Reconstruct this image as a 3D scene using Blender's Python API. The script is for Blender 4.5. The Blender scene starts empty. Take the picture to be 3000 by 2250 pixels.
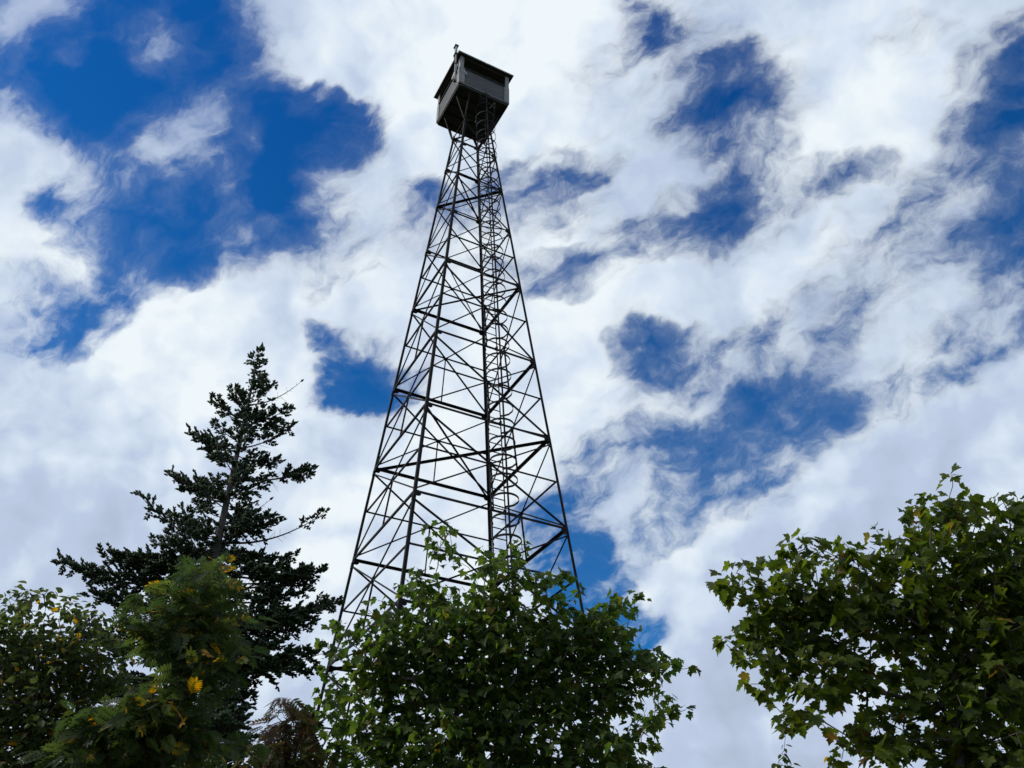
import bpy, math, random
import numpy as np
from mathutils import Vector, Matrix
random.seed(7); RNG = np.random.default_rng(7)
S = bpy.context.scene; COL = S.collection
R = math.radians

# ------------------------------------------------------------------ camera
F = 2605.2; PITCH = 0.63953; ROLL = 0.0058; CAMZ = 1.6
cd = bpy.data.cameras.new('camera'); cam = bpy.data.objects.new('camera', cd); COL.objects.link(cam)
cd.sensor_width = 36; cd.lens = 36*F/3000; cd.clip_start = 0.05; cd.clip_end = 20000
CM = Matrix.Rotation(math.pi/2+PITCH, 3, 'X') @ Matrix.Rotation(-ROLL, 3, 'Z')
cam.matrix_world = Matrix.Translation((0, 0, CAMZ)) @ CM.to_4x4()
S.camera = cam
CMn = np.array(CM); CAM = np.array([0, 0, CAMZ])

def P(x, y, d):
    """point at ground distance d (world y) on the line of sight measured on the photograph"""
    v = CMn @ np.array([(x-1500)/F, -(y-1125)/F, -1.0])
    return CAM + v*(d/v[1])
def px_m(p):
    """metres per photo pixel at point p"""
    return float(-(CMn.T @ (np.asarray(p)-CAM))[2])/F
def unit(v):
    v = np.asarray(v, float); return v/np.maximum(np.linalg.norm(v, axis=-1, keepdims=True), 1e-9)

# ------------------------------------------------------------------ object helpers
def tag(o, label=None, cat=None, group=None, kind=None):
    for k, v in (('label', label), ('category', cat), ('group', group), ('kind', kind)):
        if v: o[k] = v
    return o
def empty(name, loc, rz=0):
    o = bpy.data.objects.new(name, None); COL.objects.link(o); o.location = loc; o.rotation_euler = (0, 0, rz)
    o.empty_display_size = .3; return o
def link(name, me, mat, parent=None, smooth=False):
    if mat: me.materials.append(mat)
    if smooth: me.polygons.foreach_set('use_smooth', [True]*len(me.polygons))
    o = bpy.data.objects.new(name, me); COL.objects.link(o)
    if parent: o.parent = parent
    return o
class MB:
    """collects simple solids into one mesh"""
    def __init__(s): s.v = []; s.f = []
    def add(s, vs, fs):
        n = len(s.v); s.v += [tuple(map(float, v)) for v in vs]; s.f += [tuple(i+n for i in f) for f in fs]; return s
    def prism(s, prof, p0, p1, x, y):
        p0, p1, x, y = map(np.asarray, (p0, p1, x, y)); k = len(prof)
        vs = [p0+x*a+y*b for a, b in prof]+[p1+x*a+y*b for a, b in prof]
        fs = [(i, (i+1) % k, k+(i+1) % k, k+i) for i in range(k)]+[tuple(range(k))[::-1], tuple(range(k, 2*k))]
        return s.add(vs, fs)
    def box(s, c, sx, sy, sz, ex=(1, 0, 0), ey=(0, 1, 0), ez=(0, 0, 1)):
        c, ex, ey, ez = map(np.asarray, (c, ex, ey, ez))
        return s.prism([(-sx/2, -sy/2), (sx/2, -sy/2), (sx/2, sy/2), (-sx/2, sy/2)], c-ez*sz/2, c+ez*sz/2, ex, ey)
    def angle(s, p0, p1, out, w, t=.008, side=None):
        """L-shaped steel angle between two points, one leg flat on the face whose normal is out"""
        p0, p1 = np.asarray(p0, float), np.asarray(p1, float); d = unit(p1-p0)
        y = unit(np.asarray(out, float)-d*np.dot(out, d)); x = np.cross(d, y)
        if side is not None and np.dot(x, side) < 0: x = -x
        prof = [(-w/2, 0), (w/2, 0), (w/2, -t), (-w/2+t, -t), (-w/2+t, -w), (-w/2, -w)]
        if np.dot(np.cross(x, y), d) < 0: prof = prof[::-1]
        return s.prism(prof, p0, p1, x, y)
    def tube(s, pts, r, k=6, closed=False):
        pts = np.asarray(pts, float); n = len(pts); rr = np.broadcast_to(np.asarray(r, float), (n,))
        tan = unit(np.gradient(pts, axis=0)); a = np.cross(tan, [0.13, 0.31, .94])
        a = unit(a); b = np.cross(tan, a); vs = []
        for i in range(n):
            for j in range(k):
                th = 2*math.pi*j/k; vs.append(pts[i]+rr[i]*(math.cos(th)*a[i]+math.sin(th)*b[i]))
        fs = [(i*k+j, i*k+(j+1) % k, (i+1)*k+(j+1) % k, (i+1)*k+j) for i in range(n-1) for j in range(k)]
        fs += [tuple(range(k))[::-1], tuple((n-1)*k+j for j in range(k))]
        return s.add(vs, fs)
    def build(s, name, mat, parent=None, smooth=False):
        me = bpy.data.meshes.new(name); me.from_pydata(s.v, [], s.f); me.update()
        return link(name, me, mat, parent, smooth)
def tri_mesh(name, V, T, mat, parent=None, tone=None, smooth=False):
    V = np.ascontiguousarray(V, np.float32); T = np.ascontiguousarray(T, np.int32)
    me = bpy.data.meshes.new(name)
    me.vertices.add(len(V)); me.vertices.foreach_set('co', V.ravel())
    me.loops.add(T.size); me.loops.foreach_set('vertex_index', T.ravel())
    me.polygons.add(len(T)); me.polygons.foreach_set('loop_start', np.arange(0, T.size, 3, dtype=np.int32))
    me.update(calc_edges=True)
    if tone is not None:
        a = me.attributes.new('leaf_tone', 'FLOAT', 'POINT'); a.data.foreach_set('value', np.ascontiguousarray(tone, np.float32))
    return link(name, me, mat, parent, smooth)

# ------------------------------------------------------------------ materials
def mat(name):
    m = bpy.data.materials.new(name); m.use_nodes = True
    nt = m.node_tree; return m, nt, nt.nodes['Principled BSDF']
def N(nt, t, **kw):
    n = nt.nodes.new(t)
    for k, v in kw.items():
        if hasattr(n, k): setattr(n, k, v)
        else: n.inputs[k].default_value = v
    return n
def ramp(nt, stops, interp='LINEAR'):
    n = nt.nodes.new('ShaderNodeValToRGB'); cr = n.color_ramp; cr.interpolation = interp
    while len(cr.elements) < len(stops): cr.elements.new(1.0)
    for e, (p, c) in zip(cr.elements, stops): e.position = p; e.color = (*c, 1)
    return n
def noisy(name, c0, c1, scale, rough=.7, metal=0., c2=None, stretch=(1, 1, 1), bump=.2):
    m, nt, b = mat(name)
    tc = N(nt, 'ShaderNodeTexCoord'); mp = N(nt, 'ShaderNodeMapping'); mp.inputs['Scale'].default_value = stretch
    nz = N(nt, 'ShaderNodeTexNoise', Scale=scale, Detail=8., Roughness=.65)
    st = [(.3, c0), (.62, c1)]+([(.78, c2)] if c2 else [])
    rp = ramp(nt, st); L = nt.links
    L.new(tc.outputs['Object'], mp.inputs[0]); L.new(mp.outputs[0], nz.inputs['Vector'])
    L.new(nz.outputs['Fac'], rp.inputs[0]); L.new(rp.outputs[0], b.inputs['Base Color'])
    b.inputs['Roughness'].default_value = rough; b.inputs['Metallic'].default_value = metal
    bp = N(nt, 'ShaderNodeBump', Strength=bump, Distance=.01)
    L.new(nz.outputs['Fac'], bp.inputs['Height']); L.new(bp.outputs[0], b.inputs['Normal'])
    return m
def leafmat(name, stops, trans=.55, rough=.55):
    m, nt, b = mat(name); L = nt.links
    at = N(nt, 'ShaderNodeAttribute', attribute_name='leaf_tone')
    rp = ramp(nt, stops); L.new(at.outputs['Fac'], rp.inputs[0])
    tc = N(nt, 'ShaderNodeTexCoord'); nz = N(nt, 'ShaderNodeTexNoise', Scale=9., Detail=3.)
    L.new(tc.outputs['Object'], nz.inputs['Vector'])
    hv = N(nt, 'ShaderNodeHueSaturation'); mr = N(nt, 'ShaderNodeMapRange')
    for k, v in zip(('From Min', 'From Max', 'To Min', 'To Max'), (.3, .7, .75, 1.25)): mr.inputs[k].default_value = v
    L.new(nz.outputs['Fac'], mr.inputs[0]); L.new(mr.outputs[0], hv.inputs['Value']); L.new(rp.outputs[0], hv.inputs['Color'])
    L.new(hv.outputs[0], b.inputs['Base Color']); b.inputs['Roughness'].default_value = rough
    b.inputs['Specular IOR Level'].default_value = .22
    tr = N(nt, 'ShaderNodeBsdfTranslucent'); mx = N(nt, 'ShaderNodeMixShader'); mx.inputs[0].default_value = trans
    h2 = N(nt, 'ShaderNodeHueSaturation', Saturation=1.12, Value=2.0); L.new(hv.outputs[0], h2.inputs['Color'])
    L.new(h2.outputs[0], tr.inputs['Color'])
    L.new(b.outputs[0], mx.inputs[1]); L.new(tr.outputs[0], mx.inputs[2])
    L.new(mx.outputs[0], nt.nodes['Material Output'].inputs['Surface'])
    return m
M = {}
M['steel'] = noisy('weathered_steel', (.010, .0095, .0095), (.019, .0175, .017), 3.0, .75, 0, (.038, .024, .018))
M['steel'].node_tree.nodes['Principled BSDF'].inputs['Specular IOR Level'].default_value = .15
M['galv'] = noisy('dull_galvanised', (.20, .20, .20), (.30, .30, .29), 5.0, .5, .2)
M['panel'] = noisy('grey_plywood', (.055, .055, .058), (.10, .10, .10), 2.2, .8, 0, (.135, .135, .13), (1, 1, 4))
M['trim'] = noisy('grey_painted_boards', (.18, .18, .18), (.29, .29, .28), 4., .7, 0, (.12, .115, .11), (3, 3, .6))
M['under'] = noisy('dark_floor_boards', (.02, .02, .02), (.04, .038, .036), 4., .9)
M['roof'] = noisy('grey_roof_felt', (.10, .105, .10), (.17, .175, .165), 6., .8)
M['white'] = noisy('white_bracket_paint', (.72, .72, .7), (.8, .8, .8), 6., .5)
M['bark'] = noisy('spruce_bark', (.045, .038, .032), (.10, .088, .076), 14., .95, 0, (.16, .15, .14), (1, 1, .35), .6)
M['mbark'] = noisy('maple_bark', (.035, .03, .026), (.075, .066, .058), 16., .9, 0, None, (1, 1, .3), .4)
M['maple'] = leafmat('maple_leaf_green', [(0, (.036, .066, .015)), (.6, (.058, .092, .017)), (.95, (.085, .115, .020)), (1, (.15, .11, .02))])
M['maple_y'] = leafmat('maple_leaf_olive', [(0, (.044, .068, .012)), (.55, (.070, .094, .014)), (.96, (.105, .130, .018)), (1, (.17, .085, .03))])
M['rowan'] = leafmat('rowan_leaf', [(0, (.027, .046, .014)), (.7, (.044, .064, .017)), (.935, (.085, .105, .022)), (.962, (.24, .16, .03)), (1, (.40, .21, .03))])
M['shrub'] = leafmat('shrub_leaf', [(0, (.033, .050, .015)), (.6, (.056, .074, .021)), (.965, (.085, .10, .03)), (.975, (.40, .24, .04)), (1, (.45, .26, .05))])
M['red'] = leafmat('rust_rowan_leaf', [(0, (.045, .030, .014)), (.5, (.068, .040, .017)), (.75, (.06, .05, .017)), (1, (.04, .055, .018))])
M['needle'] = leafmat('spruce_needles', [(0, (.024, .044, .020)), (.6, (.042, .070, .030)), (1, (.075, .10, .036))], .2, .6)
M['ground'] = noisy('mossy_ground', (.03, .045, .015), (.07, .075, .03), .6, .95, 0, (.10, .085, .05))

# ------------------------------------------------------------------ ground
g = MB(); nr, na = 14, 48; rad = [0]+[3*1.75**i for i in range(nr)]
vs = [(0, 0, 0)]; fs = []
for i in range(1, nr+1):
    for j in range(na):
        a = 2*math.pi*j/na; vs.append((rad[i]*math.cos(a), rad[i]*math.sin(a), random.uniform(-.02, .02)*min(i, 5)))
for j in range(na): fs.append((0, 1+j, 1+(j+1) % na))
for i in range(1, nr):
    for j in range(na):
        a, b = 1+(i-1)*na, 1+i*na; fs.append((a+j, b+j, b+(j+1) % na, a+(j+1) % na))
g.add(vs, fs); tag(g.build('ground', M['ground']), 'mossy ground under the trees and tower', kind='structure')

# ------------------------------------------------------------------ lookout tower
U = 0.8                                   # metres per fitted unit
TX, TY, TROT = -1.93844*U, 28.03553*U, -0.292327
tower = empty('lookout_tower', (TX, TY, 0), TROT)
tag(tower, 'tall four-legged steel lattice fire lookout tower topped by a grey box cab', 'lookout tower')
ZL = [-2.0, 2.45, 6.3, 10.117, 13.919, 17.625, 21.262, 25.389, 28.802, 31.651, 34.146, 36.371]   # ring levels, units above the eye
NAME = ['gr', 'a2', 'a1', 'A', 'B', 'C', 'D', 'E', 'G', 'H', 'I', 'J']
ZT = ZL[-1]; SL = .1321
DIR = {'F': (0, -1), 'R': (1, 0), 'B': (0, 1), 'L': (-1, 0)}
def lp(a, z):                              # point on a leg (tower-local metres)
    w = 1+SL*(ZT-z); return np.array([DIR[a][0]*w*U, DIR[a][1]*w*U, z*U+CAMZ])
FACES = [('F', 'R'), ('R', 'B'), ('B', 'L'), ('L', 'F')]
def fnorm(f):
    a, b = DIR[f[0]], DIR[f[1]]; return unit(np.array([a[0]+b[0], a[1]+b[1], .13*1.4]))
for a in 'FRBL':
    m = MB(); p0 = lp(a, ZL[0]); p1 = lp(a, ZT+.15); d = unit(p1-p0)
    o = np.array([*DIR[a], 0.]); n1 = unit(np.array([o[0]-o[1], o[1]+o[0], 0])); n2 = unit(np.array([o[0]+o[1], o[1]-o[0], 0]))
    w, t = .082, .012                      # angle leg, heel outwards, flanges along the two faces
    x, y = -n1, -n2
    prof = [(0, 0), (w, 0), (w, t), (t, t), (t, w), (0, w)]
    if np.dot(np.cross(x, y), d) < 0: prof = prof[::-1]
    m.prism(prof, p0, p1, x, y)
    m.box(p0+[0, 0, .0], .3, .3, .05)      # foot plate
    # splice plates with bolt heads every second level
    for z in ZL[3::1]:
        c = lp(a, z-.25)
        for nn, xx in ((n1, n2), (n2, n1)):
            for k in (-.07, -.02, .03, .08):
                m.box(c+nn*.012-xx*.045+d*k, .022, .022, .022, ex=xx, ey=nn, ez=d)
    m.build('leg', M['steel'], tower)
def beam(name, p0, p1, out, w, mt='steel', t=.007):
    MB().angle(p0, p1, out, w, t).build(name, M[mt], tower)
def plate(name, c, ex, ez, n, w, h, t=.008):
    m = MB(); y = n
    prof = [(-w/2, -h*.25), (-w*.25, -h/2), (w*.25, -h/2), (w/2, -h*.25), (w/2, h*.25), (w*.25, h/2), (-w*.25, h/2), (-w/2, h*.25)]
    m.prism(prof, c-n*t/2, c+n*t/2, ex, ez)
    for sx in (-.28, .28):
        for sz in (-.2, .2): m.box(c+ex*w*sx+ez*h*sz, .02, .02, .03, ex=ex, ey=ez, ez=n)
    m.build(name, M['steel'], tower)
for f in FACES:
    n = fnorm(f)
    for i, z in enumerate(ZL):
        if i == 0: continue
        a, b = lp(f[0], z), lp(f[1], z); e = unit(b-a)
        heavy = NAME[i] in 'CEHA' or i < 8
        beam('horizontal_strut', a+e*.03-n*.004, b-e*.03-n*.004, n, .080 if heavy and i < 8 else .060 if heavy and f[0] in 'FL' and f[1] in 'RF' else .042)
        for q, s in ((a, 1), (b, -1)): plate('gusset_plate', q+e*s*.10-[0, 0, .03]-n*.02, e, unit(np.cross(n, e)), n, .21, .18)
    for i in range(len(ZL)-1):
        z0, z1 = ZL[i], ZL[i+1]; lo, hi = .22, .25
        a0, a1, b0, b1 = lp(f[0], z0+.12), lp(f[0], z1-hi), lp(f[1], z0+.12), lp(f[1], z1-hi)
        w = .036 if i > 6 else .043
        ea = unit(b0-a0)
        beam('diagonal_brace', a0+ea*.04-n*.022, b1-ea*.04-n*.022, n, w)
        beam('diagonal_brace', b0-ea*.04-n*.036, a1+ea*.04-n*.036, n, w)
        if 1 <= i <= 7:                    # a strut at mid height through the crossing, lower hanger
            wa, wb = (b1-a1), (b0-a0); tt = np.linalg.norm(wb)/(np.linalg.norm(wb)+np.linalg.norm(wa))
            c = a0+(b1-a0)*tt; zc = c[2]
            zu = (zc-CAMZ)/U; p, q = lp(f[0], zu), lp(f[1], zu)
            beam('horizontal_strut', p+ea*.03-n*.05, q-ea*.03-n*.05, n, .062 if f[0] in 'FL' and f[1] in 'RF' else .040)
            plate('gusset_plate', c-n*.03, ea, unit(np.cross(n, ea)), n, .13, .13)
            if i <= 6:
                bot = (lp(f[0], z0)+lp(f[1], z0))/2
                beam('hanger', c-n*.05+[0, 0, .03], bot-n*.02, n, .042)
for i, z in enumerate(ZL):                 # cross braces in plan
    if NAME[i] in ('A', 'C', 'E', 'H', 'J', 'a2'):
        w = .072 if NAME[i] in 'ACH' else .045
        for k, (a, b) in enumerate((('L', 'R'), ('F', 'B'))):
            p, q = lp(a, z), lp(b, z); e = unit(q-p); off = np.array([0, 0, -.03-.05*k])
            beam('plan_brace', p+e*.06+off, q-e*.06+off, (0, 0, 1), w if k == 0 else w*.62)

# ---- cab
ZF, ZR = 37.99, 40.22                      # floor underside, roof underside (units)
HD = 1.93*U; zf, zr = ZF*U+CAMZ, ZR*U+CAMZ; zs = 39.26*U+CAMZ; zw = zr-.03
cab = empty('cab', (0, 0, 0)); cab.parent = tower
def hexa(m, hd, z0, z1):                   # square slab aligned to the legs
    m.prism([(0, -hd), (hd, 0), (0, hd), (-hd, 0)], (0, 0, z0), (0, 0, z1), (1, 0, 0), (0, 1, 0)); return m
FN = {f: unit(np.array([DIR[f[0]][0]+DIR[f[1]][0], DIR[f[0]][1]+DIR[f[1]][1], 0.])) for f in FACES}
WALL = HD/math.sqrt(2)
m = MB(); hx = .30                          # floor with a hatch hole over the ladder: four strips of boards
fn = FN[('F', 'R')]; fe = unit(np.array([1, 1, 0.]))      # outward normal, F->R direction of the ladder side
def strip(a0, a1, n0, n1, z0, z1, mm):      # a along fe, n along fn
    c = fe*(a0+a1)/2+fn*(n0+n1)/2; mm.box(np.array([c[0], c[1], (z0+z1)/2]), a1-a0, n1-n0, z1-z0, ex=fe, ey=fn)
W = WALL; ha0, ha1, hn0, hn1 = -.10, .56, .50, W-.12
strip(-W, W, -W, hn0, zf, zf+.04, m); strip(-W, ha0, hn0, W, zf, zf+.04, m); strip(ha1, W, hn0, W, zf, zf+.04, m); strip(ha0, ha1, hn1, W, zf, zf+.04, m)
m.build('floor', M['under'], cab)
for k in range(5):
    y = -W+.14+k*(2*W-.28)/4
    if k == 4: y = W-.09
    MB_ = MB(); strip(-W+.06, W-.06, y-.025, y+.025, zf-.12, zf-.001, MB_); MB_.build('floor_joist', M['under'], cab)
for f in FACES:
    n = FN[f]; e = np.array([-n[1], n[0], 0.])
    def bx(name, mt, a0, a1, off, th, z0, z1):
        m = MB(); c = e*(a0+a1)/2+n*(W+off-th/2); m.box(np.array([c[0], c[1], (z0+z1)/2]), a1-a0, th, z1-z0, ex=e, ey=n); return m.build(name, mt, cab)
    trimw = .17
    wt = {('F', 'R'): 'panel', ('R', 'B'): 'panel'}.get(f, 'panel2')
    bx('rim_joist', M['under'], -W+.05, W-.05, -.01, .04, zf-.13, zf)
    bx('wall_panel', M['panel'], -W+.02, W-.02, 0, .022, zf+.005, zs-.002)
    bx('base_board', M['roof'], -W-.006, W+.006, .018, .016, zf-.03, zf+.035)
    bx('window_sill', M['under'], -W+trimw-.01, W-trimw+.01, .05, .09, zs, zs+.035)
    bx('header_beam', M['panel'], -W+.02, W-.02, -.002, .05, zw, zr-.003)
    for s in (-1, 1):                       # wide boards wrapping each corner, lower half proud of the upper
        a = s*(W-trimw/2)
        bx('corner_board', M['trim'], a-trimw/2-(.03 if s > 0 else 0), a+trimw/2+(.03 if s < 0 else 0), .028 if s > 0 else .03, .026, zf+.037, zs+.01)
        bx('corner_post', M['trim'], s*(W-.075)-.075, s*(W-.075)+.075, .012 if s > 0 else .014, .04, zs+.012, zw+.02)
m = MB(); hexa(m, 2.175*U, zr, zr+.035)
# shallow hip roof on the slab
h = 2.15*U; vs = [(0, -h, zr+.036), (h, 0, zr+.036), (0, h, zr+.036), (-h, 0, zr+.036), (0, 0, zr+.26)]
m.add(vs, [(0, 1, 4), (1, 2, 4), (2, 3, 4), (3, 0, 4)])
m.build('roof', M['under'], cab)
for f in FACES:
    n = FN[f]; e = np.array([-n[1], n[0], 0.]); w = 2.175*U/math.sqrt(2); m = MB()
    L0 = w+.022
    for a0, a1, dz in ((-L0, .0, 0), (.02, L0, .004)):
        c = e*(a0+a1)/2+n*(w+.011); m.box(np.array([c[0], c[1], zr+.022+dz]), a1-a0, .02, .062, ex=e, ey=n)
    m.build('fascia', M['trim'], cab)
m = MB(); strip(-W+.06, W-.06, -W+.06, W-.06, zw+.01, zw+.03, m); m.build('ceiling', M['under'], cab)
m = MB(); m.box((0, 0, zf+.6), .75, .75, 1.1, ex=fe, ey=fn); m.build('map_table', M['under'], cab)
# rows of brackets between the tower top and the cab floor
for a in 'FRBL':
    p = lp(a, ZT-.05)
    for f in FACES:
        if a in f:
            n = FN[f]; q = p+n*.44; q[2] = zf-.10
            q2 = p+n*.05; MB().angle(q2, q, n, .055, .008).build('cab_strut', M['steel'], tower)
# white antenna bits at the near corner
FL = ('L', 'F'); nL = FN[FL]; eL = unit(np.array([-1., 1, 0]))   # from the near corner towards the left corner
corner = np.array([0, -HD, 0.])
def cp(s, off, z): return corner+eL*s+nL*off+[0, 0, z*U+CAMZ]
ant = empty('antenna', (0, 0, 0)); ant.parent = tower
m = MB(); m.tube([cp(.02, .20, 38.0), cp(.02, .20, 39.6), cp(.02, .20, 40.35)], .036, 8)
m.build('mast', M['galv'], ant)
m = MB(); m.tube([cp(.02, .20, 37.88), cp(.02, .20, 38.02)], .055, 8); m.tube([cp(.02, .2, 39.32), cp(.02, .2, 39.37)], .055, 8); m.build('clamp', M['under'], ant)
m = MB()
for dx in (-.045, .04): m.tube([cp(.06+dx, .20, 40.22), cp(.06+dx, .20, 40.86)], .042, 8)
m.build('antenna_rod', M['galv'], ant)
m = MB(); m.box(cp(.06, .20, 40.90), .20, .15, .08, ex=eL, ey=nL); m.box(cp(.06, .2, 40.19), .19, .14, .06, ex=eL, ey=nL); m.box(cp(.12, .2, 40.08), .07, .07, .15, ex=eL, ey=nL); m.build('end_cap', M['under'], ant)
m = MB()
for s0, z0, s1, z1 in ((-.03, 39.33, .14, 38.98), (.20, 39.03, .38, 38.68)):
    m.tube([cp(s0, .13, z0), cp(s1, .16, z1)], .035, 6)
m.tube([corner-eL*.0+fn*.06+fe*.16+[0, 0, 38.95*U+CAMZ], corner+fn*.07+fe*.28+[0, 0, 38.72*U+CAMZ]], .02, 6)
m.build('bracket_arm', M['white'], ant)
m = MB(); pts = [cp(.02, .2, 37.9), cp(.0, .12, 37.86), cp(-.05, .03, 37.82)]; m.tube(pts, .008, 5); m.build('cable', M['under'], ant)
# ---- ladder on the front-right face
lad = empty('ladder', (0, 0, 0)); lad.parent = tower
def fp(z, a, h):                           # a metres along F->R from the face centre, h metres out of the face
    c = (lp('F', z)+lp('R', z))/2; return c+fe*a+fn*h
z0l, z1l = 4.0, ZF+.35
for a in (-.10, .30):
    MB().box((fp(z0l, a, .06)+fp(z1l, a, .06))/2, .038, .020, np.linalg.norm(fp(z1l, a, .06)-fp(z0l, a, .06)), ex=fn, ey=fe, ez=unit(fp(z1l, a, .06)-fp(z0l, a, .06))).build('rail', M['steel'], lad)
nrung = int((z1l-z0l)*U/.302)
for k in range(nrung):
    z = z1l-.2-k*.302/U
    MB().tube([fp(z, -.10, .06), fp(z, .30, .06)], .016, 5).build('rung', M['steel'], lad)
hp = [(0, .06), (-.07, .13), (-.12, .24), (-.135, .36)]
cx, hy, rr = .20, .385, .362
hp = [(0., .06), (-.08, .14), (-.135, .25)]+[(cx-rr*math.cos(t), hy+rr*math.sin(t)) for t in np.linspace(.08, math.pi-.08, 13)]+[(.54, .25), (.46, .14), (.37, .06)]
k = 0; z = 37.75
while z > 7.5:
    m = MB(); P0 = [fp(z, a-.07, h) for a, h in hp]
    for i in range(len(P0)-1):
        A, B_ = P0[i], P0[i+1]; d = B_-A; o = unit(np.cross(d, [0, 0, 1]))
        m.box((A+B_)/2, .012, .06, np.linalg.norm(d)+.008, ex=o, ey=np.array([0, 0, 1.]), ez=unit(d))
    m.build('cage_hoop', M['steel'], lad); z -= .61/U
for a, h in ((.05, hy+rr-.045),):
    A, B_ = fp(7.5, a, h), fp(38.0, a, h); MB().box((A+B_)/2, .05, .014, np.linalg.norm(B_-A), ex=fe, ey=fn, ez=unit(B_-A)).build('cage_strap', M['steel'], lad)
for i, z in enumerate(ZL[2:], 2):
    for a in (-.1, .30): MB().box(fp(z, a, .035), .05, .11, .1, ex=fe, ey=fn).build('ladder_bracket', M['steel'], lad)

# ------------------------------------------------------------------ vegetation
def leaf_tpl(half, cen):
    """outline of the right half of a blade -> fan of triangles around a point on the midrib"""
    o = list(half)+[(-x, y) for x, y in half[::-1][1:] if x > 1e-6]
    pts = np.array([cen]+o); k = len(o); T = [(0, 1+i, 1+(i+1) % k) for i in range(k)]
    return pts, np.array(T)
MAPLE = leaf_tpl([(0, 0), (.13, -.07), (.25, -.04), (.40, .02), (.33, .13), (.47, .22), (.62, .48), (.47, .46), (.40, .54), (.24, .46), (.30, .66), (.15, .74), (0, 1.0)], (0, .28))
OVATE = leaf_tpl([(0, 0), (.22, .12), (.31, .35), (.26, .6), (.12, .84), (0, 1.0)], (0, .4))
LEAFLET = leaf_tpl([(0, 0), (.13, .2), (.165, .5), (.10, .82), (0, 1.0)], (0, .45))
def pinnate(pairs=6):
    V = []; T = []; n = 0; pts, tr = LEAFLET
    for i in range(pairs):
        y = .2+.66*i/(pairs-1)
        for s in (-1, 1):
            a = s*R(62-3*i); c, sn = math.cos(a), math.sin(a); L = .38-.02*abs(i-2)
            q = np.stack([(pts[:, 0]*c+pts[:, 1]*sn)*L, (-pts[:, 0]*sn+pts[:, 1]*c)*L+y], 1); V.append(q); T.append(tr+n); n += len(q)
    q = pts*[.34, .34]+[0, .9]; V.append(q); T.append(tr+n); n += len(q)
    V.append(np.array([(-.008, 0), (.008, 0), (.0, .95)])); T.append(np.array([(n, n+1, n+2)]))
    return np.concatenate(V), np.concatenate(T)
PINN = pinnate()
def leaves(name, tpl, base, tipd, nrm, size, matl, parent, fold=.25, curl=.25, tone=None, wid=1.0):
    pts, tr = tpl; n = len(base); K = len(pts)
    t = unit(tipd); s = unit(np.cross(t, nrm)); nn = np.cross(s, t)
    x = pts[:, 0][None, :, None]*wid; y = pts[:, 1][None, :, None]
    fa = (fold*RNG.uniform(.2, 1.6, n))[:, None, None]; cu = (curl*RNG.uniform(-.3, 1.6, n))[:, None, None]
    tw = RNG.normal(0, .25, n)[:, None, None]
    zz = fa*np.abs(x)-cu*y*y+tw*x*y
    V = base[:, None, :]+size[:, None, None]*(x*s[:, None, :]+y*t[:, None, :]+zz*nn[:, None, :])
    T = (tr[None]+(np.arange(n)*K)[:, None, None]).reshape(-1, 3)
    if tone is None: tone = RNG.random(n)
    tv = np.repeat(tone, K).reshape(n, K)
    if tpl is PINN:                        # leaflets of one leaf turn at their own pace
        q = len(LEAFLET[0]); tv[:, :13*q] = np.clip(tv[:, :13*q]+np.repeat(RNG.normal(0, .045, (n, 13)), q, axis=1), 0, 1)
    return tri_mesh(name, V.reshape(-1, 3), T, matl, parent, tv.ravel())
def grow(roots, pts, bf=.35):
    """connect points to a skeleton, favouring short paths back to the trunk; returns positions, parents"""
    pos = [np.asarray(p, float) for p in roots]; par = [-1]+list(range(len(roots)-1))
    pl = [0.]
    for i in range(1, len(roots)): pl.append(pl[-1]+np.linalg.norm(pos[i]-pos[i-1]))
    n = len(pts); best = np.full(n, 1e9); bi = np.zeros(n, int); alive = np.ones(n, bool); POS = np.asarray(pts)
    def upd(j):
        c = np.linalg.norm(POS-pos[j], axis=1)+bf*pl[j]+.5*np.maximum(0, pos[j][2]-POS[:, 2])
        b = c < best; best[b] = c[b]; bi[b] = j
    for j in range(len(pos)): upd(j)
    for _ in range(n):
        k = int(np.argmin(np.where(alive, best, 1e12))); alive[k] = False
        pos.append(POS[k]); par.append(int(bi[k])); j = len(pos)-1
        pl.append(pl[par[j]]+np.linalg.norm(pos[j]-pos[par[j]])); upd(j)
    return np.array(pos), np.array(par)
def radii(par, tip, top, p=2.3):
    n = len(par); acc = np.zeros(n); kids = np.bincount(par[par >= 0], minlength=n)
    order = range(n-1, -1, -1)
    for i in order:
        if kids[i] == 0: acc[i] += tip**p
        if par[i] >= 0: acc[par[i]] += acc[i]
    r = acc**(1/p); return np.minimum(r, top), kids
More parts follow.
